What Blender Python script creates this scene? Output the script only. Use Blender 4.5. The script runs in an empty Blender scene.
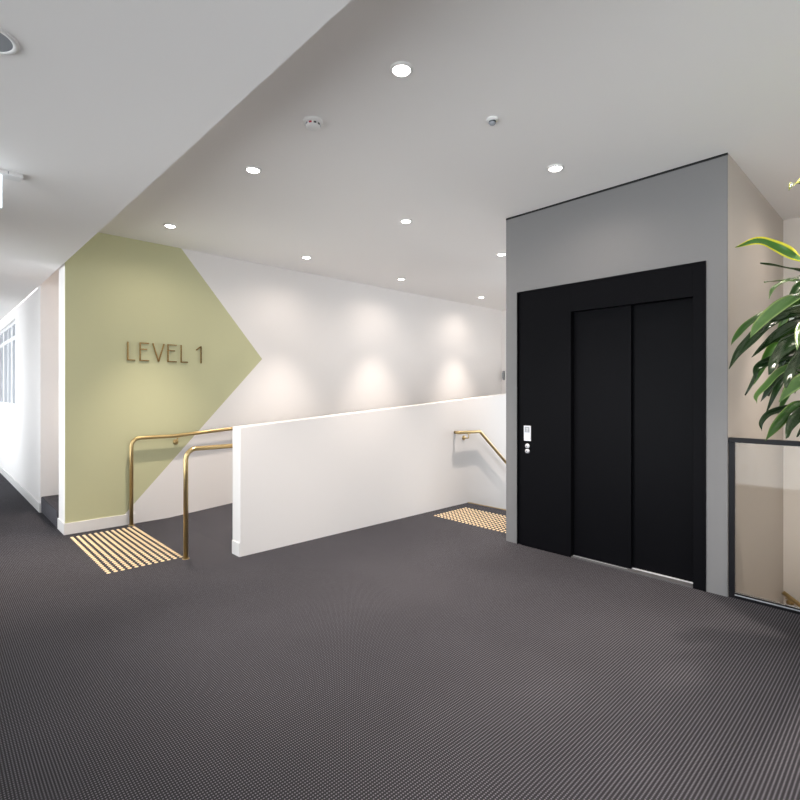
import bpy, bmesh, math, random
from mathutils import Vector, Matrix
random.seed(7)
S = bpy.context.scene
COL = S.collection
PI = math.pi

# ------------------------------------------------------------------ camera, world, exposure
FPX, HOR = 501.0, 393.0          # focal length and horizon row in an 800 px frame
CAM_H = 1.4
YAW = math.atan2(0.690, 0.7238)
cd = bpy.data.cameras.new('camera')
cd.sensor_width = 36.0
cd.lens = FPX / 800.0 * 36.0
cd.shift_y = (HOR - 400.0) / 800.0
cd.clip_start = 0.02
cam = bpy.data.objects.new('camera', cd)
COL.objects.link(cam)
cam.location = (0, 0, CAM_H)
cam.rotation_euler = (PI / 2, 0, -YAW)
S.camera = cam

W = bpy.data.worlds.new('daylight')
S.world = W
W.use_nodes = True
bg = W.node_tree.nodes['Background']
bg.inputs[0].default_value = (0.93, 0.96, 1.0, 1)
bg.inputs[1].default_value = 4.4
try:
    S.cycles.use_denoising = True
    S.cycles.max_bounces = 14
    S.cycles.diffuse_bounces = 8
    S.cycles.glossy_bounces = 5
    S.cycles.transparent_max_bounces = 24
    S.cycles.sample_clamp_indirect = 8
    S.cycles.caustics_reflective = False
    S.cycles.caustics_refractive = False
except Exception:
    pass
S.view_settings.view_transform = 'Standard'
S.view_settings.look = 'None'
S.view_settings.gamma = 1.0
S.view_settings.use_curve_mapping = False
S.view_settings.exposure = 0.37

SPOT_W = 195.0
SPILL_W = 17.0
SPOT_COL = (1.0, 0.875, 0.775)

# room numbers (metres): X runs along the green wall, Y runs down the corridor
WIN_X = -0.78       # glazed side of the corridor
CORNER_X = 1.02
SOFFIT_X = 0.996
BACK_Y = 5.86
BACK_T = 0.32
CEIL = 3.05
LOW = 2.66
SOUTH = -3.9
LIFT_X0, LIFT_X1 = 4.0, 5.95
LIFT_Y0, LIFT_Y1 = 0.937, 2.74
END_X = 8.4
PAR_Y0, PAR_Y1 = 4.035, 4.183
PIT = -3.2


def portal(name, loc, rot, sx, sy):
    l = bpy.data.lights.new(name, 'AREA')
    l.shape = 'RECTANGLE'
    l.size, l.size_y = sx, sy
    l.cycles.is_portal = True
    o = bpy.data.objects.new(name, l)
    COL.objects.link(o)
    o.location = loc
    o.rotation_euler = rot
    return o


portal('window_portal', (WIN_X - 0.2, 4.3, 1.33), (0, -PI / 2, 0), 2.66, 16.4)
portal('window_portal', (END_X + 0.3, 2.45, 1.6), (0, PI / 2, 0), 2.7, 2.9)  # portal at the added stair window
portal('window_portal', (7.25, LIFT_Y0 - 0.3, 1.6), (PI / 2, 0, 0), 2.1, 2.7)  # portal at the added side window of the stairwell
portal('window_portal', (0.86, SOUTH - 0.2, 1.33), (PI / 2, 0, 0), 3.4, 2.66)  # portal at the added rear window


# ------------------------------------------------------------------ materials
def nodes(m):
    return m.node_tree.nodes, m.node_tree.links


def mat(name, col, rough=0.6, metal=0.0, bump=0.0, scale=60.0, var=0.0, spec=0.5, coat=0.0):
    m = bpy.data.materials.new(name)
    m.use_nodes = True
    n, l = nodes(m)
    b = n['Principled BSDF']
    b.inputs['Base Color'].default_value = (*col, 1)
    b.inputs['Roughness'].default_value = rough
    b.inputs['Metallic'].default_value = metal
    b.inputs['Specular IOR Level'].default_value = spec
    b.inputs['Coat Weight'].default_value = coat
    if bump or var:
        tc = n.new('ShaderNodeTexCoord')
        no = n.new('ShaderNodeTexNoise')
        no.inputs['Scale'].default_value = scale
        no.inputs['Detail'].default_value = 4
        l.new(tc.outputs['Object'], no.inputs['Vector'])
        if bump:
            bp = n.new('ShaderNodeBump')
            bp.inputs['Strength'].default_value = bump
            bp.inputs['Distance'].default_value = 0.002
            l.new(no.outputs['Fac'], bp.inputs['Height'])
            l.new(bp.outputs['Normal'], b.inputs['Normal'])
        if var:
            mx = n.new('ShaderNodeMix')
            mx.data_type = 'RGBA'
            mx.inputs[6].default_value = (*[c * (1 - var) for c in col], 1)
            mx.inputs[7].default_value = (*[min(1, c * (1 + var)) for c in col], 1)
            l.new(no.outputs['Fac'], mx.inputs[0])
            l.new(mx.outputs[2], b.inputs['Base Color'])
    return m


def emis(name, col, strength):
    m = bpy.data.materials.new(name)
    m.use_nodes = True
    n, l = nodes(m)
    b = n['Principled BSDF']
    b.inputs['Base Color'].default_value = (0.9, 0.9, 0.9, 1)
    b.inputs['Emission Color'].default_value = (*col, 1)
    b.inputs['Emission Strength'].default_value = strength
    return m


def glass(name, tint=(0.96, 0.97, 0.97), ior=1.5):
    m = bpy.data.materials.new(name)
    m.use_nodes = True
    n, l = nodes(m)
    n.clear()
    out = n.new('ShaderNodeOutputMaterial')
    mx = n.new('ShaderNodeMixShader')
    fr = n.new('ShaderNodeFresnel')
    fr.inputs['IOR'].default_value = ior
    tr = n.new('ShaderNodeBsdfTransparent')
    tr.inputs[0].default_value = (*tint, 1)
    gl = n.new('ShaderNodeBsdfGlossy')
    gl.inputs['Roughness'].default_value = 0.0
    l.new(fr.outputs[0], mx.inputs[0])
    l.new(tr.outputs[0], mx.inputs[1])
    l.new(gl.outputs[0], mx.inputs[2])
    l.new(mx.outputs[0], out.inputs[0])
    return m


def carpet(name, ground, dot, pitch_x=0.0101, pitch_y=0.0132, radius=0.225):
    m = bpy.data.materials.new(name)
    m.use_nodes = True
    n, l = nodes(m)
    b = n['Principled BSDF']
    b.inputs['Roughness'].default_value = 0.95
    b.inputs['Specular IOR Level'].default_value = 0.15
    g = n.new('ShaderNodeNewGeometry')
    sc = n.new('ShaderNodeVectorMath'); sc.operation = 'MULTIPLY'
    sc.inputs[1].default_value = (1.0 / pitch_x, 1.0 / pitch_y, 0.0)
    l.new(g.outputs['Position'], sc.inputs[0])
    fr = n.new('ShaderNodeVectorMath'); fr.operation = 'FRACTION'
    l.new(sc.outputs[0], fr.inputs[0])
    sb = n.new('ShaderNodeVectorMath'); sb.operation = 'SUBTRACT'
    sb.inputs[1].default_value = (0.5, 0.5, 0.5)
    l.new(fr.outputs[0], sb.inputs[0])
    fl = n.new('ShaderNodeVectorMath'); fl.operation = 'MULTIPLY'
    fl.inputs[1].default_value = (0.78, 1.0, 0.0)      # loops fill more of the shorter pitch
    l.new(sb.outputs[0], fl.inputs[0])
    ln = n.new('ShaderNodeVectorMath'); ln.operation = 'LENGTH'
    l.new(fl.outputs[0], ln.inputs[0])
    mr = n.new('ShaderNodeMapRange'); mr.interpolation_type = 'SMOOTHSTEP'
    mr.inputs['From Min'].default_value = radius + 0.07
    mr.inputs['From Max'].default_value = radius - 0.07
    l.new(ln.outputs['Value'], mr.inputs['Value'])
    no = n.new('ShaderNodeTexNoise')
    no.inputs['Scale'].default_value = 1.1
    no.inputs['Detail'].default_value = 3
    l.new(g.outputs['Position'], no.inputs['Vector'])
    v = n.new('ShaderNodeMapRange')
    v.inputs['From Min'].default_value = 0.3; v.inputs['From Max'].default_value = 0.7
    v.inputs['To Min'].default_value = 0.92; v.inputs['To Max'].default_value = 1.08
    l.new(no.outputs['Fac'], v.inputs['Value'])
    mx = n.new('ShaderNodeMix'); mx.data_type = 'RGBA'
    mx.inputs[6].default_value = (*ground, 1)
    mx.inputs[7].default_value = (*dot, 1)
    l.new(mr.outputs[0], mx.inputs[0])
    hs = n.new('ShaderNodeHueSaturation')
    l.new(v.outputs[0], hs.inputs['Value'])
    l.new(mx.outputs[2], hs.inputs['Color'])
    l.new(hs.outputs[0], b.inputs['Base Color'])
    return m


def leaf_material(name, green, edge, edge_at):
    m = bpy.data.materials.new(name)
    m.use_nodes = True
    n, l = nodes(m)
    b = n['Principled BSDF']
    b.inputs['Roughness'].default_value = 0.22
    b.inputs['Specular IOR Level'].default_value = 0.55
    uv = n.new('ShaderNodeUVMap')
    sp = n.new('ShaderNodeSeparateXYZ')
    l.new(uv.outputs[0], sp.inputs[0])
    a = n.new('ShaderNodeMath'); a.operation = 'SUBTRACT'; a.inputs[1].default_value = 0.5
    l.new(sp.outputs[0], a.inputs[0])
    ab = n.new('ShaderNodeMath'); ab.operation = 'ABSOLUTE'
    l.new(a.outputs[0], ab.inputs[0])
    mr = n.new('ShaderNodeMapRange')
    mr.inputs['From Min'].default_value = edge_at - 0.04
    mr.inputs['From Max'].default_value = edge_at + 0.04
    l.new(ab.outputs[0], mr.inputs['Value'])
    no = n.new('ShaderNodeTexNoise')
    no.inputs['Scale'].default_value = 14
    l.new(uv.outputs[0], no.inputs['Vector'])
    var = n.new('ShaderNodeMix'); var.data_type = 'RGBA'
    var.inputs[6].default_value = (*[c * 0.75 for c in green], 1)
    var.inputs[7].default_value = (*[c * 1.3 for c in green], 1)
    l.new(no.outputs['Fac'], var.inputs[0])
    mx = n.new('ShaderNodeMix'); mx.data_type = 'RGBA'
    mx.inputs[7].default_value = (*edge, 1)
    l.new(mr.outputs[0], mx.inputs[0])
    l.new(var.outputs[2], mx.inputs[6])
    l.new(mx.outputs[2], b.inputs['Base Color'])
    # fine lengthwise veins
    wv = n.new('ShaderNodeTexWave'); wv.wave_type = 'BANDS'; wv.bands_direction = 'X'
    wv.inputs['Scale'].default_value = 4.0
    l.new(uv.outputs[0], wv.inputs['Vector'])
    bp = n.new('ShaderNodeBump'); bp.inputs['Strength'].default_value = 0.08
    bp.inputs['Distance'].default_value = 0.002
    l.new(wv.outputs['Fac'], bp.inputs['Height'])
    l.new(bp.outputs[0], b.inputs['Normal'])
    return m


M = {
    'white': mat('white_paint', (0.85, 0.825, 0.81), 0.75, bump=0.04, scale=250),
    'ceiling': mat('ceiling_paint', (0.92, 0.895, 0.875), 0.85, bump=0.03, scale=250),
    'green': mat('green_paint', (0.580, 0.575, 0.35), 0.7, bump=0.04, scale=250),
    'grey': mat('grey_paint', (0.180, 0.177, 0.178), 0.55, bump=0.03, scale=250),
    'cream': mat('cream_paint', (0.50, 0.452, 0.40), 0.7, bump=0.03, scale=250),
    'cream_low': mat('cream_stair_paint', (0.77, 0.71, 0.645), 0.7, bump=0.03, scale=250),
    'beige': mat('beige_paint', (0.60, 0.52, 0.43), 0.7, bump=0.03, scale=250),
    'trim': mat('trim_gloss', (0.84, 0.825, 0.81), 0.35),
    'carpet': carpet('carpet_dotted', (0.0240, 0.0232, 0.0266), (0.150, 0.145, 0.164)),
    'brass': mat('brushed_brass', (0.66, 0.49, 0.24), 0.28, 1.0, var=0.06, scale=30),
    'stud': mat('stud_brass', (0.87, 0.68, 0.43), 0.45, 0.45),
    'copper': mat('letter_brass', (0.62, 0.40, 0.16), 0.25, 1.0),
    'black': mat('black_powder_coat', (0.004, 0.004, 0.005), 0.42, 0.0, spec=0.04),
    'rail_black': mat('railing_black', (0.009, 0.009, 0.011), 0.38, 0.0, spec=0.14),
    'door': mat('black_door_skin', (0.004, 0.004, 0.005), 0.38, 0.0, spec=0.04),
    'gap': mat('shadow_gap_black', (0.006, 0.006, 0.007), 0.8),
    'steel': mat('brushed_steel', (0.78, 0.78, 0.80), 0.25, 1.0, var=0.05, scale=40),
    'plastic': mat('white_plastic', (0.82, 0.81, 0.79), 0.35),
    'plate': mat('silver_plate', (0.72, 0.72, 0.75), 0.35, 0.3),
    'dark': mat('dark_plastic', (0.03, 0.03, 0.035), 0.4),
    'red': mat('red_marking', (0.45, 0.02, 0.04), 0.4),
    'grille': mat('grey_grille', (0.33, 0.35, 0.38), 0.6),
    'alu': mat('white_aluminium', (0.80, 0.81, 0.83), 0.35),
    'sill': mat('dark_sill_metal', (0.10, 0.10, 0.105), 0.5, 0.2),
    'greyalu': mat('grey_aluminium', (0.36, 0.37, 0.39), 0.4, 0.3),
    'glass': glass('clear_glass'),
    'rail_glass': glass('railing_glass', (0.95, 0.955, 0.95), 1.31),
    'dark_glass': mat('dark_glass', (0.035, 0.036, 0.042), 0.06, 0.0, spec=0.6),
    'dull_glass': mat('frosted_glass', (0.42, 0.44, 0.47), 0.15, 0.0, spec=0.5),
    'lens': emis('lamp_lens', (1.0, 0.95, 0.89), 14.0),
    'sign': emis('sign_light', (0.80, 0.91, 1.0), 1.5),
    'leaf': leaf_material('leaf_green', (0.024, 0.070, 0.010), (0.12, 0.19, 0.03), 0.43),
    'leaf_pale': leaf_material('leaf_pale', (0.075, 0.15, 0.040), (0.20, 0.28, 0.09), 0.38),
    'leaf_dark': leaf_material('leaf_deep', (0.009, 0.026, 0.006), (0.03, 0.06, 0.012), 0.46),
    'leaf_yellow': leaf_material('leaf_yellow_edge', (0.04, 0.13, 0.015), (0.58, 0.55, 0.03), 0.33),
    'bark': mat('cane_bark', (0.20, 0.145, 0.09), 0.85, bump=0.6, scale=40, var=0.25),
    'pot': mat('pot_glaze', (0.055, 0.055, 0.06), 0.45),
    'soil': mat('potting_soil', (0.035, 0.025, 0.018), 0.95, bump=0.8, scale=50, var=0.4),
}


# ------------------------------------------------------------------ mesh helpers
class MB:
    """collects shapes (world coordinates) for one mesh object"""

    def __init__(self):
        self.bm = bmesh.new()
        self.mi = 0

    def face(self, vs):
        f = self.bm.faces.new(vs)
        f.material_index = self.mi
        return f

    def box(self, a, b):
        x0, y0, z0 = [min(p, q) for p, q in zip(a, b)]
        x1, y1, z1 = [max(p, q) for p, q in zip(a, b)]
        v = [self.bm.verts.new(p) for p in ((x0, y0, z0), (x1, y0, z0), (x1, y1, z0), (x0, y1, z0),
                                            (x0, y0, z1), (x1, y0, z1), (x1, y1, z1), (x0, y1, z1))]
        for q in ((3, 2, 1, 0), (4, 5, 6, 7), (0, 1, 5, 4), (1, 2, 6, 5), (2, 3, 7, 6), (3, 0, 4, 7)):
            self.face([v[i] for i in q])
        return self

    def prism(self, poly, axis, lo, hi):
        """polygon extruded along an axis; poly holds the two other coordinates in xyz order"""
        def p(u, w, t):
            return {'x': (t, u, w), 'y': (u, t, w), 'z': (u, w, t)}[axis]
        A = [self.bm.verts.new(p(u, w, lo)) for u, w in poly]
        B = [self.bm.verts.new(p(u, w, hi)) for u, w in poly]
        self.face(A)
        self.face(B[::-1])
        k = len(poly)
        for i in range(k):
            self.face([A[i], B[i], B[(i + 1) % k], A[(i + 1) % k]])
        return self

    def ring(self, c, ax, up, r, n):
        ax = ax.normalized()
        s = up.cross(ax).normalized()
        u = ax.cross(s)
        return [self.bm.verts.new(c + (s * math.cos(2 * PI * i / n) + u * math.sin(2 * PI * i / n)) * r) for i in range(n)]

    def tube(self, pts, r, n=16, cap=True):
        pts = [Vector(p) for p in pts]
        rs = r if isinstance(r, (list, tuple)) else [r] * len(pts)
        d0 = (pts[1] - pts[0]).normalized()
        up = Vector((0, 0, 1)) if abs(d0.z) < 0.9 else Vector((0, 1, 0))
        prev, first = None, None
        for i, p in enumerate(pts):
            a = (pts[min(i + 1, len(pts) - 1)] - pts[max(i - 1, 0)]).normalized()
            s = up.cross(a)
            up = a.cross(s).normalized()
            R = self.ring(p, a, up, rs[i], n)
            if prev:
                for k in range(n):
                    f = self.face([prev[k], prev[(k + 1) % n], R[(k + 1) % n], R[k]])
                    f.smooth = True
            else:
                first = R
            prev = R
        if cap:
            self.face(first[::-1])
            self.face(prev)
        return self

    def lathe(self, prof, c=(0, 0, 0), axis=(0, 0, 1), n=32, smooth=True):
        """profile of (radius, height) pairs turned about an axis through c"""
        c, ax = Vector(c), Vector(axis).normalized()
        up = Vector((0, 0, 1)) if abs(ax.z) < 0.9 else Vector((0, 1, 0))
        prev = None
        for r, h in prof:
            R = [self.bm.verts.new(c + ax * h)] if r < 1e-6 else self.ring(c + ax * h, ax, up, r, n)
            if prev:
                for k in range(n):
                    a, b = prev[k % len(prev)], prev[(k + 1) % len(prev)]
                    d, e = R[k % len(R)], R[(k + 1) % len(R)]
                    vs = [a]
                    if b is not a: vs.append(b)
                    if e is not d: vs.append(e)
                    vs.append(d)
                    f = self.face(vs)
                    f.smooth = smooth
            prev = R
        return self

    def build(self, name, mats, parent=None, origin=None, bevel=0.0):
        bm = self.bm
        bmesh.ops.recalc_face_normals(bm, faces=bm.faces)
        o0 = Vector(parent_world(parent)) if parent else Vector(origin or (0, 0, 0))
        bmesh.ops.translate(bm, verts=bm.verts, vec=-o0)
        me = bpy.data.meshes.new(name)
        bm.to_mesh(me)
        bm.free()
        for m in (mats if isinstance(mats, (list, tuple)) else [mats]):
            me.materials.append(m)
        o = bpy.data.objects.new(name, me)
        COL.objects.link(o)
        if parent:
            o.parent = parent
        else:
            o.location = o0
        if bevel:
            b = o.modifiers.new('bevel', 'BEVEL')
            b.width = bevel
            b.segments = 2
            b.limit_method = 'ANGLE'
            b.angle_limit = math.radians(40)
        return o


def parent_world(o):
    v = Vector((0, 0, 0))
    while o:
        v += o.location
        o = o.parent
    return v


def thing(name, label, cat, loc=(0, 0, 0), group=None):
    o = bpy.data.objects.new(name, None)
    o.empty_display_size = 0.1
    COL.objects.link(o)
    o.location = loc
    o['label'] = label
    o['category'] = cat
    if group:
        o['group'] = group
    return o


def tag(o, label, cat, group=None):
    o['label'] = label
    o['category'] = cat
    if group:
        o['group'] = group
    return o


def struct(name, mb, m, parent=None, bevel=0.0):
    o = mb.build(name, m, parent, bevel=bevel)
    if not parent:
        o['kind'] = 'structure'
    return o


def fillet(pts, r, n=8):
    """polyline with rounded corners"""
    P = [Vector(p) for p in pts]
    out = [P[0]]
    for i in range(1, len(P) - 1):
        a, b, c = P[i - 1], P[i], P[i + 1]
        u, w = (a - b).normalized(), (c - b).normalized()
        ang = u.angle(w)
        rr = r[i - 1] if isinstance(r, (list, tuple)) else r
        if ang > PI - 0.01 or rr <= 0:
            out.append(b)
            continue
        t = rr / math.tan(ang / 2)
        cen = b + (u + w).normalized() * (rr / math.sin(ang / 2))
        s, e = b + u * t, b + w * t
        vs, ve = s - cen, e - cen
        tot = vs.angle(ve)
        for k in range(n + 1):
            f = k / n
            out.append(cen + (vs * math.sin((1 - f) * tot) + ve * math.sin(f * tot)) / math.sin(tot))
    out.append(P[-1])
    return out


# ------------------------------------------------------------------ the setting
RAMP0, SLOPE = 2.0, 1 / 14.0
def ramp_z(x): return max(0.0, (x - RAMP0) * SLOPE)

# floor: lobby and corridor, the stair-head landing
fl = MB()
fl.prism([(WIN_X - 0.3, SOUTH), (4.08, SOUTH), (4.08, LIFT_Y0), (4.02, LIFT_Y0), (4.02, LIFT_Y1), (5.05, LIFT_Y1), (5.05, PAR_Y0), (1.963, PAR_Y0),
          (1.963, PAR_Y1), (RAMP0, PAR_Y1), (RAMP0, BACK_Y + 0.02), (1.03, BACK_Y + 0.02), (1.03, 12.5), (WIN_X - 0.3, 12.5)], 'z', -0.25, 0.0)
struct('floor', fl, M['carpet'])
rp = MB()
rp.prism([(RAMP0, 0), (RAMP0, -0.25), (END_X, -0.25), (END_X, ramp_z(END_X))], 'y', PAR_Y1, BACK_Y)
struct('floor_ramp', rp, M['carpet'])
struct('floor_pit', MB().box((4.0, SOUTH, PIT - 0.1), (LIFT_X1 + 0.15, PAR_Y1, PIT)).box((LIFT_X1 + 0.15, LIFT_Y0 - 0.15, PIT - 0.1), (END_X, PAR_Y1, PIT)), M['carpet'])

# ceilings
struct('ceiling', MB().box((SOFFIT_X, SOUTH, CEIL), (LIFT_X1 + 0.15, BACK_Y + BACK_T, CEIL + 0.2)).box((LIFT_X1 + 0.15, LIFT_Y0 - 0.15, CEIL), (END_X + 0.2, BACK_Y + BACK_T, CEIL + 0.2)), M['ceiling'])
struct('ceiling_corridor', MB().box((WIN_X - 0.3, SOUTH, LOW), (SOFFIT_X, 12.6, CEIL + 0.2)), M['ceiling'])
struct('ceiling_recess', MB().box((SOFFIT_X, BACK_Y + BACK_T, CEIL), (4.4, 7.35, CEIL + 0.2)), M['ceiling'])

# back wall with the painted green arrow shape
g_top, g_tip, g_low = (2.137, CEIL), (3.148, 1.835), (1.551, 0.112)
wb = MB()
wb.mi = 1
wb.prism([(CORNER_X, 0.112), g_low, g_tip, g_top, (CORNER_X, CEIL)], 'y', BACK_Y, BACK_Y + 0.02)
wb.mi = 0
wb.prism([(CORNER_X, 0.0), (END_X, 0.0), (END_X, CEIL), g_top, g_tip, g_low, (CORNER_X, 0.112)], 'y', BACK_Y, BACK_Y + 0.02)
wb.box((CORNER_X, BACK_Y + 0.02, 0), (END_X + 0.2, BACK_Y + BACK_T, CEIL))
struct('wall_back', wb, [M['white'], M['green']])
# baseboards: level part, part along the ramp, return
bb = MB()
bb.prism([(CORNER_X - 0.012, 0), (1.66, 0), (1.66, 0.112), (CORNER_X - 0.012, 0.112)], 'y', BACK_Y - 0.012, BACK_Y)
bb.box((CORNER_X - 0.012, BACK_Y, 0), (CORNER_X, BACK_Y + BACK_T, 0.112))
struct('baseboard_back', bb, M['trim'], bevel=0.002)

# recess with carpeted steps beside the corridor
st = MB()
for k in range(4):
    st.box((1.005 + 0.29 * k, BACK_Y + BACK_T, 0), (1.005 + 0.29 * (k + 1) if k < 3 else 4.2, 7.15, 0.187 * (k + 1)))
struct('floor_steps', st, M['carpet'], bevel=0.012)
struct('wall_recess', MB().box((1.0, 7.15, 0), (4.2, 7.35, LOW)).box((SOFFIT_X, 7.15, LOW), (4.2, 7.35, CEIL)).box((4.2, BACK_Y + BACK_T, 0), (4.4, 7.35, CEIL)), M['white'])

# corridor side wall with its window
wy0, wy1, wz0, wz1 = 9.34, 11.9, 1.18, 2.515
cw = MB()
cw.box((1.0, 7.352, 0), (1.2, wy0, LOW)).box((1.0, wy1, 0), (1.2, 12.6, LOW))
cw.box((1.0, wy0, 0), (1.2, wy1, wz0)).box((1.0, wy0, wz1), (1.2, wy1, LOW))
struct('wall_corridor', cw, M['white'])
struct('baseboard_corridor', MB().box((0.988, 7.15, 0), (1.0, 12.5, 0.112)), M['trim'], bevel=0.002)
w3 = MB()
for a, b in ((wy0, wy0 + 0.06), (9.98, 10.14), (10.5, 10.58), (11.1, 11.25), (wy1 - 0.06, wy1)):
    w3.box((1.03, a, wz0), (1.12, b, wz1))
for a, b in ((wz0, wz0 + 0.06), (2.23, 2.29), (wz1 - 0.05, wz1)):
    w3.box((1.033, wy0 + 0.002, a), (1.117, wy1 - 0.002, b))
wo = struct('window_3', w3, M['alu'], bevel=0.004)
struct('pane', MB().box((1.08, wy0 + 0.01, wz0 + 0.01), (1.095, wy1 - 0.01, wz1 - 0.01)), M['dull_glass'], wo)
struct('wall_far', MB().box((WIN_X - 0.3, 12.5, 0), (1.0, 12.7, LOW)), M['white'])

# glazed side of the corridor (outside the picture, seen in the railing glass, brings the daylight)
EDGES = [SOUTH, -2.3, -0.7, 0.9, 2.5, 4.1, 5.0, 7.1, 8.25, 8.8, 10.4, 12.5]
for idx, (y, y1) in enumerate(zip(EDGES, EDGES[1:]), 10):
    if y in (4.1, 7.1):  # unseen solid bays, added to hold daylight off the parapet and corridor
        struct('wall_left_added', MB().box((WIN_X - 0.15, y, 0), (WIN_X, y1, LOW)), M['white'])
        continue
    w = MB()
    w.box((WIN_X - 0.10, y, 0), (WIN_X, y + 0.03, LOW)).box((WIN_X - 0.10, y1 - 0.03, 0), (WIN_X, y1, LOW))
    w.box((WIN_X - 0.10, y + 0.03, 0), (WIN_X, y1 - 0.03, 0.03)).box((WIN_X - 0.10, y + 0.03, LOW - 0.05), (WIN_X, y1 - 0.03, LOW))
    o = struct('window_%d' % idx, w, M['greyalu'])
    struct('pane', MB().box((WIN_X - 0.06, y + 0.03, 0.03), (WIN_X - 0.048, y1 - 0.03, LOW - 0.05)), M['glass'], o)
w = MB()  # unseen rear window, added to bring in more daylight
for a in (WIN_X - 0.1, 0.98, 2.5):
    w.box((a, SOUTH - 0.1, 0), (a + 0.06, SOUTH, LOW))
w.box((WIN_X - 0.04, SOUTH - 0.1, 0), (2.5, SOUTH, 0.04)).box((WIN_X - 0.04, SOUTH - 0.1, LOW - 0.05), (2.5, SOUTH, LOW))
o = struct('window_30', w, M['greyalu'])
struct('pane', MB().box((WIN_X - 0.04, SOUTH - 0.06, 0.04), (2.5, SOUTH - 0.048, LOW - 0.05)), M['glass'], o)
struct('wall_front', MB().box((4.08, SOUTH - 0.15, PIT), (LIFT_X1 + 0.15, SOUTH, CEIL)).box((CORNER_X, SOUTH - 0.15, LOW), (2.56, SOUTH, CEIL)).box((2.56, SOUTH - 0.15, 0), (4.08, SOUTH, CEIL)), M['white'])

# parapet between the ramp and the stair
pz = lambda x: 1.105 + (x - 1.963) * 0.0704
pp = MB()
pp.prism([(1.963, 0), (5.05, 0), (5.05, PIT), (END_X, PIT), (END_X, pz(END_X)), (1.963, pz(1.963))], 'y', PAR_Y0, PAR_Y1)
struct('wall_parapet', pp, M['white'], bevel=0.003)
struct('baseboard_parapet', MB().box((1.955, PAR_Y0 + 0.004, 0), (1.963, PAR_Y1 - 0.004, 0.118)), M['trim'], bevel=0.002)

# end wall with a door at the top of the ramp
we = MB()
we.box((END_X, LIFT_Y0 - 0.15, PIT), (END_X + 0.2, 1.0, CEIL)).box((END_X, 3.9, PIT), (END_X + 0.2, BACK_Y + BACK_T, CEIL))
we.box((END_X, 1.0, PIT), (END_X + 0.2, 3.9, 0.25)).box((END_X, 1.0, 2.95), (END_X + 0.2, 3.9, CEIL))
struct('wall_end', we, M['white'])
w5 = MB()      # unseen stair window behind the lift, added to light the far ceiling
for a in (1.0, 1.94, 2.90, 3.85):
    w5.box((END_X + 0.05, a, 0.25), (END_X + 0.13, a + 0.05, 2.95))
w5.box((END_X + 0.053, 1.002, 0.252), (END_X + 0.127, 3.898, 0.30)).box((END_X + 0.053, 1.002, 2.90), (END_X + 0.127, 3.898, 2.948))
o5 = struct('window_5', w5, M['greyalu'])
struct('pane', MB().box((END_X + 0.08, 1.02, 0.27), (END_X + 0.092, 3.88, 2.93)), M['glass'], o5)
ez = ramp_z(END_X)
dr = MB()
dr.box((END_X - 0.03, 5.70, ez), (END_X + 0.001, 5.76, ez + 2.1)).box((END_X - 0.03, 4.78, ez), (END_X + 0.001, 4.84, ez + 2.1))
dr.box((END_X - 0.03, 4.84, ez + 2.04), (END_X + 0.001, 5.70, ez + 2.1))
do = struct('door_1', dr, M['trim'])
struct('door_leaf', MB().box((END_X - 0.018, 4.845, ez + 0.005), (END_X + 0.001, 5.695, ez + 2.035)), M['plastic'], do)
hk = MB()
hk.tube(fillet([(END_X - 0.035, 5.79, 1.82), (END_X - 0.07, 5.79, 1.80), (END_X - 0.07, 5.79, 1.70), (END_X - 0.035, 5.79, 1.68)], 0.02, 5), 0.009, 10)
hk.box((END_X - 0.04, 5.77, 1.66), (END_X, 5.81, 1.84))
hd = hk.build('door_control', M['greyalu'], origin=(END_X, 5.79, 1.66))
tag(hd, 'small grey wall fitting beside the far doorway at the top of the ramp', 'fitting')

# stairwell side walls, stair going down beside the parapet, flight in the right-hand void
sd = MB()
for k in range(9):
    zt = -0.19 * (k + 1)
    sd.box((5.05 + 0.25 * k, LIFT_Y1, PIT), (5.05 + 0.25 * (k + 1) if k < 8 else END_X, PAR_Y0, zt))
struct('floor_stair', sd, M['carpet'])
tag(MB().box((5.035, LIFT_Y1, -0.06), (5.062, PAR_Y0, 0.006)).build('stair_nosing', M['brass'], origin=(5.05, 3.4, -0.06), bevel=0.002),
    'thin brass nosing strip along the top edge of the descending stair', 'nosing')
sv = MB()
for k in range(7):
    sv.box((4.09, LIFT_Y0 - 0.28 * (k + 1), PIT), (LIFT_X1 - 0.001, LIFT_Y0 - 0.28 * k, -1.30 - 0.19 * (k + 1)))
struct('floor_flight', sv, M['carpet'])
struct('wall_slab_edge', MB().box((4.0, SOUTH, PIT), (4.08, LIFT_Y0, -0.25)), M['beige'])

# right-hand wall beyond the void and its window
ry0, ry1, rz0, rz1 = -0.72, 0.930, 1.475, 2.30
wr = MB()
wr.mi = 1
wr.box((LIFT_X1, SOUTH, 0.0), (LIFT_X1 + 0.15, ry0, CEIL)).box((LIFT_X1, ry0, 0.0), (LIFT_X1 + 0.15, LIFT_Y0, rz0))
wr.box((LIFT_X1, ry0, rz1), (LIFT_X1 + 0.15, LIFT_Y0, CEIL)).box((LIFT_X1, ry1, rz0), (LIFT_X1 + 0.15, LIFT_Y0, rz1))
wr.mi = 1
wr.box((LIFT_X1, SOUTH, PIT), (LIFT_X1 + 0.15, LIFT_Y0, 0.0))
struct('wall_right', wr, [M['white'], M['cream_low']])
w4 = MB()
for a, b in ((ry1 - 0.012, ry1), (0.862, 0.893), (0.42, 0.46), (-0.02, 0.02), (-0.36, -0.32), (ry0, ry0 + 0.03)):
    w4.box((LIFT_X1 + 0.01, a, rz0), (LIFT_X1 + 0.08, b, rz1))
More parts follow.
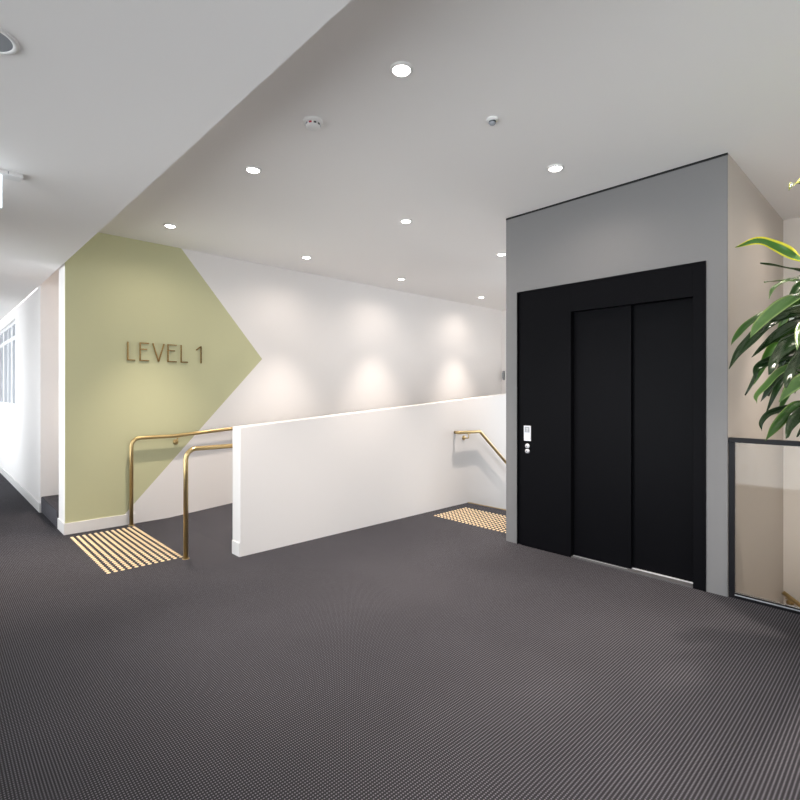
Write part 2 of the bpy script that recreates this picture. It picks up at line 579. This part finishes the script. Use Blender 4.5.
for a, b in ((rz0, rz0 + 0.03), (2.215, 2.235), (rz1 - 0.02, rz1)):
    w4.box((LIFT_X1 + 0.014, ry0 + 0.002, a), (LIFT_X1 + 0.076, ry1 - 0.002, b))
o4 = struct('window_4', w4, M['alu'])
struct('pane', MB().box((LIFT_X1 + 0.05, ry0, rz0), (LIFT_X1 + 0.06, ry1, rz1)), M['dark_glass'], o4)

# lift shaft
FY0, FY1, FZ = 1.067, 2.616, 2.327
sh = MB()
sh.mi = 0
sh.box((LIFT_X0, LIFT_Y0 + 0.001, 0), (LIFT_X0 + 0.15, FY0, CEIL)).box((LIFT_X0, FY1, 0), (LIFT_X0 + 0.15, LIFT_Y1, CEIL))
sh.box((LIFT_X0, FY0, FZ), (LIFT_X0 + 0.15, FY1, CEIL))
sh.box((LIFT_X0 + 0.02, LIFT_Y0, PIT), (LIFT_X0 + 0.15, LIFT_Y1, 0))
sh.box((LIFT_X0 + 0.15, LIFT_Y1 - 0.15, PIT), (LIFT_X1, LIFT_Y1, CEIL))
sh.mi = 1
sh.box((LIFT_X0 + 0.012, LIFT_Y0, PIT), (LIFT_X1, LIFT_Y0 + 0.15, CEIL))
sh.box((LIFT_X1 - 0.15, LIFT_Y0 + 0.15, PIT), (LIFT_X1, LIFT_Y1 - 0.15, CEIL))
struct('wall_shaft', sh, [M['grey'], M['cream']])
struct('shadow_gap_strip', MB().box((LIFT_X0 - 0.003, LIFT_Y0, CEIL - 0.016), (LIFT_X0 + 0.01, LIFT_Y1, CEIL)), M['gap'])  # black strip standing in for the shaded gap under the ceiling
ws = MB()
ws.box((LIFT_X1 + 0.15, LIFT_Y0 - 0.15, PIT), (END_X, LIFT_Y0, 0.25)).box((LIFT_X1 + 0.15, LIFT_Y0 - 0.15, 2.95), (END_X, LIFT_Y0, CEIL))
ws.box((LIFT_X1 + 0.15, LIFT_Y0 - 0.15, 0.25), (6.2, LIFT_Y0, 2.95)).box((8.3, LIFT_Y0 - 0.15, 0.25), (END_X, LIFT_Y0, 2.95))
struct('wall_stairwell', ws, M['white'])
w6 = MB()  # unseen window, added to throw daylight onto the back wall
for a in (6.2, 6.88, 7.57, 8.25):
    w6.box((a, LIFT_Y0 - 0.12, 0.25), (a + 0.05, LIFT_Y0 - 0.04, 2.95))
w6.box((6.202, LIFT_Y0 - 0.117, 0.252), (8.298, LIFT_Y0 - 0.043, 0.30)).box((6.202, LIFT_Y0 - 0.117, 2.90), (8.298, LIFT_Y0 - 0.043, 2.948))
o6 = struct('window_6', w6, M['greyalu'])
struct('pane', MB().box((6.22, LIFT_Y0 - 0.08, 0.27), (8.28, LIFT_Y0 - 0.068, 2.93)), M['glass'], o6)

# ------------------------------------------------------------------ lift doors
DY0, DY1, DZ, DM = 1.150, 2.084, 2.092, 1.625
lift = thing('lift_entrance', 'black two-panel sliding lift doors in a wide black frame on the grey shaft', 'lift', (LIFT_X0, (FY0 + FY1) / 2, 0))
f = MB()
f.box((LIFT_X0 - 0.006, DY1, 0), (LIFT_X0 + 0.05, FY1 - 0.045, FZ - 0.0))
f.box((LIFT_X0 - 0.006, FY0 + 0.012, 0), (LIFT_X0 + 0.12, DY0, FZ))
f.box((LIFT_X0 - 0.006, DY0, DZ), (LIFT_X0 + 0.05, DY1, FZ))
f.box((LIFT_X0 + 0.012, FY1 - 0.045, 0), (LIFT_X0 + 0.05, FY1, FZ))
f.box((LIFT_X0 - 0.010, FY0, 0), (LIFT_X0 + 0.05, FY0 + 0.012, FZ + 0.006))
f.box((LIFT_X0 - 0.010, FY0 + 0.012, FZ - 0.008), (LIFT_X0 + 0.05, FY1, FZ + 0.006))
f.box((LIFT_X0 - 0.010, FY1 - 0.008, 0), (LIFT_X0 + 0.05, FY1, FZ - 0.008))
f.build('frame', M['black'], lift, bevel=0.0015)
MB().box((LIFT_X0 + 0.052, DM - 0.02, 0.010), (LIFT_X0 + 0.080, DY1 + 0.05, DZ + 0.04)).build('door_panel', M['door'], lift, bevel=0.003)
MB().box((LIFT_X0 + 0.090, DY0 - 0.02, 0.010), (LIFT_X0 + 0.118, DM + 0.03, DZ + 0.04)).build('door_panel', M['door'], lift, bevel=0.003)
MB().box((LIFT_X0 - 0.003, DY0, 0.0), (LIFT_X0 + 0.149, DY1, 0.008)).build('door_sill', M['sill'], lift, bevel=0.001)
MB().box((LIFT_X0 + 0.070, DY0, 0.008), (LIFT_X0 + 0.088, DM, 0.013)).box((LIFT_X0 + 0.032, DM, 0.008), (LIFT_X0 + 0.036, DY1, 0.010)).build('sill_track', M['plate'], lift)
MB().box((LIFT_X0 + 0.119, DY0 - 0.06, 0.014), (LIFT_X0 + 0.149, DY1 + 0.06, DZ + 0.06)).build('shaft_dark_backing', M['gap'], lift)  # black sheet behind the doors, coloured as the dark inside the shaft
cy0, cy1 = 2.466, 2.538
cp = MB().box((LIFT_X0 - 0.016, cy0, 0.963), (LIFT_X0 - 0.0055, cy1, 1.102)).build('call_panel', M['plate'], lift, bevel=0.003)
MB().box((LIFT_X0 - 0.018, cy0 + 0.012, 1.042), (LIFT_X0 - 0.0155, cy1 - 0.012, 1.092)).build('display', M['grille'], cp)
MB().box((LIFT_X0 - 0.0185, cy0 + 0.024, 1.052), (LIFT_X0 - 0.0178, cy1 - 0.024, 1.056)).box((LIFT_X0 - 0.0185, cy0 + 0.024, 1.064), (LIFT_X0 - 0.0178, cy1 - 0.030, 1.068)).box((LIFT_X0 - 0.0185, cy0 + 0.024, 1.076), (LIFT_X0 - 0.0178, cy1 - 0.024, 1.080)).build('display_marking', M['plastic'], cp)
for zz in (0.917, 0.871):
    b = MB().lathe([(0.0, 0.016), (0.013, 0.016), (0.015, 0.013), (0.021, 0.011), (0.0215, 0.0)], (LIFT_X0 - 0.0055, 2.503, zz), (-1, 0, 0), 24).build('call_button', M['plate'], lift)
    MB().box((LIFT_X0 - 0.0225, 2.500, zz - 0.004), (LIFT_X0 - 0.0212, 2.506, zz + 0.004)).build('button_mark', M['dark'], b)

# ------------------------------------------------------------------ tactile fields
def stud_mesh():
    mb = MB()
    mb.lathe([(0.0155, 0.0), (0.0152, 0.0015), (0.0115, 0.0055), (0.0, 0.0058)], n=14, smooth=False)
    o = mb.build('stud', M['stud'])
    me = o.data
    bpy.data.objects.remove(o)
    return me


STUD = stud_mesh()
STUD.name = 'stud'


def tactile(label, xs, ys, z=0.0):
    cx, cy = sum(xs) / len(xs), sum(ys) / len(ys)
    t = thing('tactile_paving', label, 'tactile paving', (cx, cy, z), 'tactile stud fields set into the carpet')
    pts = sorted(((x, y) for x in xs for y in ys), key=lambda p: p[0] ** 2 + p[1] ** 2)
    for x, y in pts[:100]:
        o = bpy.data.objects.new('stud', STUD)
        COL.objects.link(o)
        o.parent = t
        o.location = (x - cx, y - cy, 0)
    mb = MB()
    for x, y in pts[100:]:
        mb.lathe([(0.0155, z), (0.0152, z + 0.0015), (0.0115, z + 0.0055), (0.0, z + 0.0058)], (x, y, 0), n=14, smooth=False)
    r = mb.build('stud_rows', M['stud'], t)
    r['kind'] = 'stuff'
    return t


tactile('field of pale brass studs at the foot of the ramp by the green wall', [1.048 + 0.05 * i for i in range(12)], [4.385 + 0.0505 * i for i in range(27)])
tactile('field of pale brass studs before the stair beside the lift', [4.235 + 0.05 * i for i in range(12)], [3.858 - 0.0505 * i for i in range(22)])


# ------------------------------------------------------------------ handrails
def bracket(parent, rail_pt, wall_dir, wall_dist, along):
    """wall rose, stand-off arm and saddle holding a rail from below; wall_dir points to the wall"""
    r = Vector(rail_pt)
    d = Vector(wall_dir)
    a = Vector(along)
    base = r - Vector((0, 0, 0.075)) + d * wall_dist
    k = MB()
    k.tube(fillet([base, base - d * wall_dist, r - Vector((0, 0, 0.015))], 0.012, 5), 0.0065, 10)
    k.box(r - a * 0.025 - Vector((0, 0, 0.023)) - d * 0.010, r + a * 0.025 - Vector((0, 0, 0.016)) + d * 0.010)
    b = k.build('bracket', M['brass'], parent)
    MB().lathe([(0.0, 0.010), (0.026, 0.010), (0.030, 0.006), (0.030, 0.0)], base, -d, 24).build('wall_plate', M['brass'], b)
    return b


RZ, RR = 0.920, 0.0195
# along the green wall
ya = 5.795
h1 = thing('handrail', 'brass tube handrail with post along the green and white wall', 'handrail', (1.60, ya, 0), 'brass handrails')
MB().tube(fillet([(1.60, ya, 0.0), (1.60, ya, RZ), (2.04, ya, RZ), (END_X - 0.5, ya, RZ + ramp_z(END_X - 0.5))], [0.085, 0.5], 10), RR, 18).build('rail', M['brass'], h1)
for x in (2.075, 3.6, 5.2, 6.8):
    bracket(h1, (x, ya, RZ + max(0, x - 2.04) * SLOPE), (0, 1, 0), BACK_Y - ya, (1, 0, 0))
MB().lathe([(0.030, 0), (0.030, 0.003), (0.022, 0.005)], (1.60, ya, 0.0), n=24).build('post_collar', M['brass'], h1)
# behind the parapet
yb = 4.315
h2 = thing('handrail', 'nearer brass tube handrail with post running in behind the white parapet', 'handrail', (1.612, yb, 0), 'brass handrails')
MB().tube(fillet([(1.612, yb, 0.0), (1.612, yb, RZ + 0.004), (2.04, yb, RZ + 0.004), (END_X - 0.5, yb, RZ + 0.004 + ramp_z(END_X - 0.5))], [0.085, 0.5], 10), RR, 18).build('rail', M['brass'], h2)
for x in (2.4, 4.0, 5.6):
    bracket(h2, (x, yb, RZ + 0.004 + (x - 2.04) * SLOPE), (0, -1, 0), yb - PAR_Y1, (1, 0, 0))
MB().lathe([(0.030, 0), (0.030, 0.003), (0.022, 0.005)], (1.612, yb, 0.0), n=24).build('post_collar', M['brass'], h2)
# down the stair
yc = 3.955
h3 = thing('handrail', 'short brass handrail on the parapet wall sloping down the stair beside the lift', 'handrail', (4.69, yc, 0), 'brass handrails')
MB().tube(fillet([(4.785, PAR_Y0, 0.912), (4.785, yc, 0.912), (5.19, yc, 0.905), (7.0, yc, 0.905 - 1.81 * 0.78)], [0.018, 0.02], 6), RR, 18).build('rail', M['brass'], h3)
bracket(h3, (4.96, yc, 0.908), (0, 1, 0), PAR_Y0 - yc, (1, 0, 0))
bracket(h3, (6.4, yc, 0.905 - 1.21 * 0.78), (0, 1, 0), PAR_Y0 - yc, (1, 0, 0))
# in the right-hand void
xd = LIFT_X1 - 0.07
h4 = thing('handrail', 'brass handrail going down behind the railing glass at the lower right', 'handrail', (xd, 0.93, -1.4), 'brass handrails')
MB().tube([(xd, 0.930, -0.480), (xd, -0.90, -0.480 - 1.832 * 0.66)], 0.019, 18).build('rail', M['brass'], h4)
for y in (0.885, -0.3):
    bracket(h4, (xd, y, -0.480 - (0.932 - y) * 0.66), (1, 0, 0), 0.07, (0, 1, 0))

# ------------------------------------------------------------------ glass railing by the void
rx = 4.030
gr = thing('glass_railing', 'black framed glass railing guarding the stair void right of the lift', 'railing', (rx, 0.93, 0))
for y0 in (0.898, -0.62, -2.14, -3.66):
    MB().box((rx - 0.02, y0, 0), (rx + 0.02, y0 + 0.037, 1.062)).build('post', M['rail_black'], gr, bevel=0.002)
MB().box((rx - 0.025, SOUTH + 0.02, 1.062), (rx + 0.025, LIFT_Y0 - 0.002, 1.094)).build('top_rail', M['rail_black'], gr, bevel=0.003)
for ya_, yb_ in ((-0.58, 0.898), (-2.10, -0.62), (-3.62, -2.14)):
    MB().box((rx - 0.02, ya_, 0.0), (rx + 0.02, yb_, 0.034)).build('bottom_rail', M['rail_black'], gr, bevel=0.002)
    MB().box((rx - 0.022, ya_, 0.020), (rx - 0.0185, yb_, 0.028)).build('glazing_bead', M['greyalu'], gr)
    MB().box((rx - 0.006, ya_ + 0.001, 0.035), (rx + 0.006, yb_ - 0.001, 1.061)).build('glass_panel', M['rail_glass'], gr)

# ------------------------------------------------------------------ wall sign LEVEL 1
yw = BACK_Y - 0.016
sign = thing('wall_sign', 'thin brass letters reading LEVEL 1 on the green wall', 'sign', (1.98, BACK_Y, 1.747))
ZB, ZT, SW = 1.747, 1.946, 0.0112


def wall_x(px):
    a = (px - 400.0) / FPX
    return BACK_Y * (a * 0.7238 + 0.690) / (-a * 0.690 + 0.7238)


def stroke(mb, x0, z0, x1, z1, w=SW):
    d = Vector((x1 - x0, z1 - z0))
    n = Vector((-d.y, d.x)).normalized() * w / 2
    mb.prism([(x0 + n.x, z0 + n.y), (x0 - n.x, z0 - n.y), (x1 - n.x, z1 - n.y), (x1 + n.x, z1 + n.y)], 'y', yw, BACK_Y)


h = SW / 2
for ch, pa, pb in (('L', 127.0, 134.8), ('E', 139.3, 148.8), ('V', 152.0, 164.3), ('E', 167.2, 176.3), ('L', 180.3, 187.4), ('1', 195.8, 201.2)):
    a, b = wall_x(pa), wall_x(pb)
    mb = MB()
    if ch in 'LE':
        stroke(mb, a + h, ZB, a + h, ZT)
        stroke(mb, a + SW, ZB + h, b, ZB + h)
    if ch == 'E':
        stroke(mb, a + SW, ZT - h, b, ZT - h)
        stroke(mb, a + SW, ZB + 0.128, a + (b - a) * 0.8, ZB + 0.128)
    if ch == 'V':
        c = (a + b) / 2
        stroke(mb, a + h, ZT, c, ZB)
        stroke(mb, b - h, ZT, c, ZB)
    if ch == '1':
        stroke(mb, b - h, ZB, b - h, ZT)
        stroke(mb, b - SW, ZT - h, a, ZT - 0.048)
    mb.build('numeral' if ch == '1' else 'letter', M['copper'], sign)


# ------------------------------------------------------------------ downlights
def make_downlight():
    t = thing('downlight', '', 'downlight', (0, 0, 0), 'recessed ceiling downlights')
    MB().lathe([(0.060, 0.0), (0.060, -0.004), (0.054, -0.010), (0.047, -0.012), (0.044, -0.008), (0.044, 0.0)], n=36).build('trim_ring', M['plastic'], t)
    MB().lathe([(0.044, -0.004), (0.038, -0.012), (0.024, -0.018), (0.0, -0.020)], n=36).build('lens', M['lens'], t)
    l = bpy.data.lights.new('downlight_beam', 'SPOT')
    l.energy = SPOT_W
    l.color = SPOT_COL
    l.spot_size = math.radians(68)
    l.spot_blend = 1.0
    l.shadow_soft_size = 0.035
    o = bpy.data.objects.new('downlight_beam', l)
    COL.objects.link(o)
    o.parent = t
    o.location = (0, 0, -0.06)
    l2 = l.copy()
    l2.name = 'downlight_spill'
    l2.energy = SPILL_W
    l2.spot_size = math.radians(166)
    l2.spot_blend = 1.0
    o = bpy.data.objects.new('downlight_spill', l2)
    COL.objects.link(o)
    o.parent = t
    o.location = (0, 0, -0.06)
    return t


DL = [
    (1.765, 1.84, 'large bright round downlight nearest the camera at top centre of the ceiling'),
    (1.765, 3.42, 'round downlight left of the smoke detector, nearest the ceiling edge'),
    (1.765, 5.13, 'round downlight nearest the green wall, above its upper edge'),
    (3.35, 3.43, 'round downlight in the middle of the ceiling above the parapet'),
    (3.37, 5.18, 'round downlight near the back wall to the right of the green paint'),
    (3.355, 1.87, 'round downlight in front of the lift top'),
    (4.97, 3.47, 'round downlight half hidden by the upper left edge of the lift shaft'),
    (5.01, 5.23, 'small round downlight near the back wall straight above the sloping parapet'),
    (6.95, 5.27, 'farthest and smallest round downlight near the back wall beside the lift'),
    (1.765, 0.28, 'round downlight beside the low ceiling, nearest to where the photo was taken'),
    (0.14, 5.0, 'round corridor downlight left of the green wall'),
    (3.36, 0.28, 'round downlight above the green plant'),
    (4.95, 0.33, 'round downlight above the stair void right of the lift'),
    (4.95, -1.2, 'second round downlight above the stair void, unseen and added to brighten it'),  # added lamp, brightens the stair void
    (3.36, -1.35, 'unseen round downlight beyond the plant, added for its light'),  # added lamp out of view, for general brightness
    (6.95, 3.45, 'unseen round downlight above the stair behind the lift, added for its light'),  # added lamp, hidden by the shaft, lights the far end
    (1.85, 6.62, 'unseen round downlight added to brighten the recess with the carpeted steps'),  # added lamp out of view, brightens the step recess
]
d0 = make_downlight()
for i, (x, y, lab) in enumerate(DL):
    if i == 0:
        o = d0
    else:
        o = d0.copy()
        COL.objects.link(o)
        for ch in d0.children:
            c = ch.copy()
            COL.objects.link(c)
            c.parent = o
    o.location = (x, y, LOW if x < 1 else CEIL)
    o['label'] = lab

# ------------------------------------------------------------------ small ceiling fittings
sx, sy = 1.715, 2.565
sm = thing('smoke_detector', 'white smoke detector with red marking on the ceiling between downlights', 'smoke detector', (sx, sy, CEIL))
MB().lathe([(0.060, 0.0), (0.060, -0.012), (0.054, -0.016), (0.0, -0.016)], (sx, sy, CEIL), n=32).build('base', M['plastic'], sm)
MB().lathe([(0.046, -0.016), (0.044, -0.034), (0.034, -0.044), (0.0, -0.047)], (sx, sy, CEIL), n=32).build('dome', M['plastic'], sm)
for k in range(10):
    a = 2 * PI * k / 10
    c = Vector((sx + 0.0445 * math.cos(a), sy + 0.0445 * math.sin(a), CEIL - 0.026))
    t = Vector((-math.sin(a), math.cos(a), 0)) * 0.008
    e = Vector((math.cos(a), math.sin(a), 0)) * 0.0015
    mb = MB()
    vs = [mb.bm.verts.new(p) for p in (c - t - e + Vector((0, 0, -0.005)), c + t - e + Vector((0, 0, -0.005)), c + t - e + Vector((0, 0, 0.005)), c - t - e + Vector((0, 0, 0.005)),
                                       c - t + e + Vector((0, 0, -0.005)), c + t + e + Vector((0, 0, -0.005)), c + t + e + Vector((0, 0, 0.005)), c - t + e + Vector((0, 0, 0.005)))]
    for q in ((3, 2, 1, 0), (4, 5, 6, 7), (0, 1, 5, 4), (1, 2, 6, 5), (2, 3, 7, 6), (3, 0, 4, 7)):
        mb.face([vs[i] for i in q])
    mb.build('vent_slot', M['red'] if k == 6 else M['dark'] if k in (7, 8) else M['grille'], sm)

px_, py_ = 2.485, 1.80
se = thing('ceiling_sensor', 'small white ceiling sensor with dark eye between the two front downlights', 'sensor', (px_, py_, CEIL))
MB().lathe([(0.036, 0.0), (0.036, -0.010), (0.031, -0.014), (0.0, -0.014)], (px_, py_, CEIL), n=28).build('base', M['plastic'], se)
MB().lathe([(0.022, -0.014), (0.021, -0.026), (0.014, -0.034), (0.0, -0.036)], (px_, py_, CEIL), n=28).build('lens_dome', M['grille'], se)
MB().lathe([(0.0225, -0.018), (0.0225, -0.024)], (px_, py_, CEIL), n=28).build('lens_band', M['dark'], se)

vx, vy = 0.165, 2.290
sp = thing('ceiling_speaker', 'round grey ceiling speaker with white rim cut by the left picture edge', 'speaker', (vx, vy, LOW))
MB().lathe([(0.092, 0.0), (0.092, -0.004), (0.086, -0.008), (0.076, -0.007), (0.073, -0.004), (0.073, 0.0)], (vx, vy, LOW), n=48).build('rim', M['plastic'], sp)
MB().lathe([(0.0735, -0.004), (0.04, -0.006), (0.0, -0.007)], (vx, vy, LOW), n=48).build('grille', M['grille'], sp)

ex, ey = 0.14, 3.63
es = thing('exit_sign', 'lit hanging exit sign under the low ceiling at the left picture edge', 'exit sign', (ex, ey, LOW))
MB().box((ex - 0.28, ey - 0.045, LOW - 0.022), (ex + 0.28, ey + 0.045, LOW)).build('mounting_plate', M['plastic'], es, bevel=0.003)
MB().box((ex - 0.188, ey - 0.008, LOW - 0.205), (ex + 0.188, ey + 0.008, LOW - 0.022)).build('light_blade', M['sign'], es)
MB().box((ex + 0.21, ey - 0.046, LOW - 0.018), (ex + 0.215, ey + 0.046, LOW - 0.004)).build('plate_joint', M['grille'], es)


# ------------------------------------------------------------------ plant
def pix(px, py, d):
    """a point at depth d (metres) in the direction the photograph shows it"""
    lat = (px - 400.0) / FPX * d
    return Vector((lat * 0.7238 + d * 0.690, -lat * 0.690 + d * 0.7238, CAM_H + (HOR - py) / FPX * d))


def spline(P, n):
    Q = [P[0] * 2 - P[1]] + P + [P[-1] * 2 - P[-2]]
    out = []
    for i in range(len(P) - 1):
        for k in range(n):
            t = k / n
            a, b, c, d = Q[i], Q[i + 1], Q[i + 2], Q[i + 3]
            out.append(0.5 * ((2 * b) + (c - a) * t + (2 * a - 5 * b + 4 * c - d) * t * t + (3 * b - a - 3 * c + d) * t ** 3))
    out.append(P[-1])
    return out


def leaf(parent, P, width, m, twist=0.0, fold=0.38, name='leaf'):
    pts = spline(P, 6)
    n = len(pts)
    o0 = parent_world(parent)
    bm = bmesh.new()
    uvl = bm.loops.layers.uv.new('UVMap')
    rows = []
    axis = pts[-1] - pts[0]
    for i, p in enumerate(pts):
        t = i / (n - 1)
        tan = (pts[min(i + 1, n - 1)] - pts[max(i - 1, 0)]).normalized()
        up = Vector((0, 0, 1))
        tw_ = max(0.0, min(1.0, twist + 0.22 * math.sin(t * 5.0 + width * 400)))
        face = (up * (1 - tw_) + Vector((-0.77, -0.48, -0.1)) * tw_)   # which way the blade turns
        side = tan.cross(face)
        if side.length < 0.1:
            side = Vector((axis.y, -axis.x, 0))
        side.normalize()
        nor = side.cross(tan).normalized()
        w = width * 0.5 * (0.30 + 0.70 * min(1, t / 0.42) ** 0.8) * (1 - max(0, (t - 0.5) / 0.5) ** 2.2) + 0.0006
        rip = 0.13 * math.sin(t * 13 + width * 700) * width * min(1, t * 2)
        rows.append([bm.verts.new(p - o0 + side * w * s + nor * (abs(s) * w * fold + rip * s)) for s in (-1, -0.5, 0, 0.5, 1)])
    for i in range(n - 1):
        for k in range(4):
            f = bm.faces.new([rows[i][k], rows[i][k + 1], rows[i + 1][k + 1], rows[i + 1][k]])
            f.smooth = True
            for lp, (u, v) in zip(f.loops, ((k / 4, i / n), ((k + 1) / 4, i / n), ((k + 1) / 4, (i + 1) / n), (k / 4, (i + 1) / n))):
                lp[uvl].uv = (u, v)
    me = bpy.data.meshes.new(name)
    bm.to_mesh(me)
    bm.free()
    me.materials.append(m)
    o = bpy.data.objects.new(name, me)
    COL.objects.link(o)
    o.parent = parent
    so = o.modifiers.new('thickness', 'SOLIDIFY')
    so.thickness = 0.0012
    return o


PX, PY = 3.47, 0.29
plant = thing('potted_dracaena', 'tall potted plant with long arching green leaves at the right picture edge', 'plant', (PX, PY, 0))
MB().lathe([(0.0, 0.0), (0.13, 0.0), (0.145, 0.01), (0.175, 0.36), (0.178, 0.38), (0.165, 0.38), (0.16, 0.34), (0.0, 0.34)], (PX, PY, 0), n=40).build('pot', M['pot'], plant)
MB().lathe([(0.0, 0.352), (0.08, 0.350), (0.161, 0.342)], (PX, PY, 0), n=32).build('soil', M['soil'], plant)
tops = [Vector((PX + 0.02, PY - 0.02, 1.98)), Vector((PX - 0.02, PY + 0.05, 1.62)), Vector((PX + 0.05, PY + 0.02, 1.30))]
for (bx, by), tp in zip(((0.03, -0.05), (-0.04, 0.04), (0.05, 0.05)), tops):
    MB().tube([(PX + bx, PY + by, 0.33), (PX + bx * 0.9, PY + by * 0.9, 0.9), tp - Vector((0, 0, 0.15)), tp], [0.028, 0.026, 0.022, 0.014], 12).build('cane', M['bark'], plant)

T0, T1, T2 = tops
LV = [  # crown, depth at the tip, width, material, twist, pixel path root side -> tip
    (T0, 2.45, 0.040, 'leaf_yellow', 0.5, [(815, 184), (799, 184), (793, 184), (789, 190)]),
    (T0, 2.45, 0.068, 'leaf_yellow', 0.75, [(822, 268), (800, 260), (775, 247), (757, 241), (736, 247)]),
    (T0, 2.40, 0.042, 'leaf_dark', 0.35, [(820, 278), (800, 271), (780, 267), (760, 263)]),
    (T1, 2.55, 0.034, 'leaf', 0.2, [(818, 284), (800, 281), (782, 281), (764, 282)]),
    (T1, 2.40, 0.026, 'leaf_pale', 0.5, [(815, 281), (795, 279), (780, 284), (772, 290), (769, 299)]),
    (T1, 2.35, 0.066, 'leaf_pale', 0.75, [(820, 300), (800, 297), (785, 303), (768, 315), (756, 327), (750, 338)]),
    (T1, 2.50, 0.040, 'leaf', 0.6, [(815, 306), (790, 304), (768, 312), (748, 324), (736, 337), (731, 345)]),
    (T1, 2.40, 0.060, 'leaf_dark', 0.9, [(812, 312), (790, 312), (768, 322), (750, 340), (737, 354), (729, 369)]),
    (T1, 2.45, 0.048, 'leaf_dark', 0.5, [(825, 318), (800, 316), (782, 319), (766, 327), (759, 334)]),
    (T1, 2.40, 0.050, 'leaf_dark', 0.7, [(825, 322), (800, 322), (780, 332), (764, 345), (752, 357)]),
    (T1, 2.50, 0.050, 'leaf', 0.7, [(822, 330), (802, 331), (784, 337), (770, 341), (762, 347)]),
    (T2, 2.30, 0.085, 'leaf_dark', 0.9, [(822, 338), (800, 338), (784, 346), (774, 358), (770, 374)]),
    (T2, 2.55, 0.055, 'leaf_dark', 0.8, [(812, 352), (788, 354), (770, 360), (757, 368), (755, 380)]),
    (T2, 2.35, 0.034, 'leaf_pale', 0.5, [(822, 362), (800, 364), (780, 371), (766, 385), (756, 396), (757, 403)]),
    (T2, 2.32, 0.075, 'leaf_dark', 0.9, [(830, 348), (808, 350), (796, 360), (789, 372), (786, 388)]),
    (T2, 2.40, 0.070, 'leaf_pale', 0.6, [(830, 374), (812, 376), (798, 382), (786, 392), (779, 402)]),
    (T2, 2.55, 0.034, 'leaf_dark', 0.5, [(825, 404), (800, 406), (782, 409), (768, 414), (761, 423), (762, 431)]),
    (T2, 2.35, 0.066, 'leaf', 0.8, [(825, 402), (805, 405), (790, 411), (776, 425), (765, 441)]),
    (T2, 2.30, 0.062, 'leaf_dark', 0.8, [(830, 404), (812, 408), (798, 416), (789, 427), (787, 438)]),
    (T2, 2.45, 0.050, 'leaf_dark', 0.8, [(830, 414), (814, 418), (803, 426), (797, 437)]),
    (T1, 2.25, 0.055, 'leaf_pale', 0.4, [(830, 318), (812, 322), (800, 330), (797, 350)]),
    (T1, 2.60, 0.060, 'leaf_dark', 0.4, [(825, 330), (806, 334), (793, 344), (783, 358), (780, 372)]),
]
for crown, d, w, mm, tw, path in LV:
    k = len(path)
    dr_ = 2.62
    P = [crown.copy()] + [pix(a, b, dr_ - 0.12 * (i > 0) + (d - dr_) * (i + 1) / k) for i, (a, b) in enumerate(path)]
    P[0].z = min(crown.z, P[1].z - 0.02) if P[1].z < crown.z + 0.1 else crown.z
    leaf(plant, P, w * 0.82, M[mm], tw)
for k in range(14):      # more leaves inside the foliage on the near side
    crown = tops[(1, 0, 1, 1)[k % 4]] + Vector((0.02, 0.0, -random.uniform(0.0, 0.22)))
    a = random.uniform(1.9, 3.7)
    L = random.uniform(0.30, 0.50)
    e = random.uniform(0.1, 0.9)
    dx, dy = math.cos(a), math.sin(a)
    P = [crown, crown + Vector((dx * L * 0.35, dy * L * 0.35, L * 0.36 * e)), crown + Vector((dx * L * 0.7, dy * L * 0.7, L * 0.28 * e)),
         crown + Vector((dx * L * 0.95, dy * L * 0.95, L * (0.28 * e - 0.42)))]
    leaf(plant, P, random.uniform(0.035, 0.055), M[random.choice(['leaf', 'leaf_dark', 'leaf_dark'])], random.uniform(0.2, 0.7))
for k in range(34):      # the far side of the crowns, beyond the picture edge
    crown = tops[k % 3]
    a = random.uniform(-2.4, 0.9) if k % 4 else random.uniform(0, 2 * PI)
    if 1.0 < a < 3.6:
        a += 2.6
    L = random.uniform(0.38, 0.58)
    e = random.uniform(0.25, 1.2)
    dx, dy = math.cos(a), math.sin(a)
    if dx > 0:
        dx *= 0.8
    c = crown + Vector((0, 0, -random.uniform(0, 0.28)))
    P = [c, c + Vector((dx * L * 0.35, dy * L * 0.35, L * 0.42 * e)), c + Vector((dx * L * 0.72, dy * L * 0.72, L * 0.38 * e)),
         c + Vector((dx * L, dy * L, L * (0.38 * e - 0.35)))]
    leaf(plant, P, random.uniform(0.045, 0.07), M[random.choice(['leaf', 'leaf', 'leaf_dark', 'leaf_pale'])], random.uniform(0.0, 0.5))
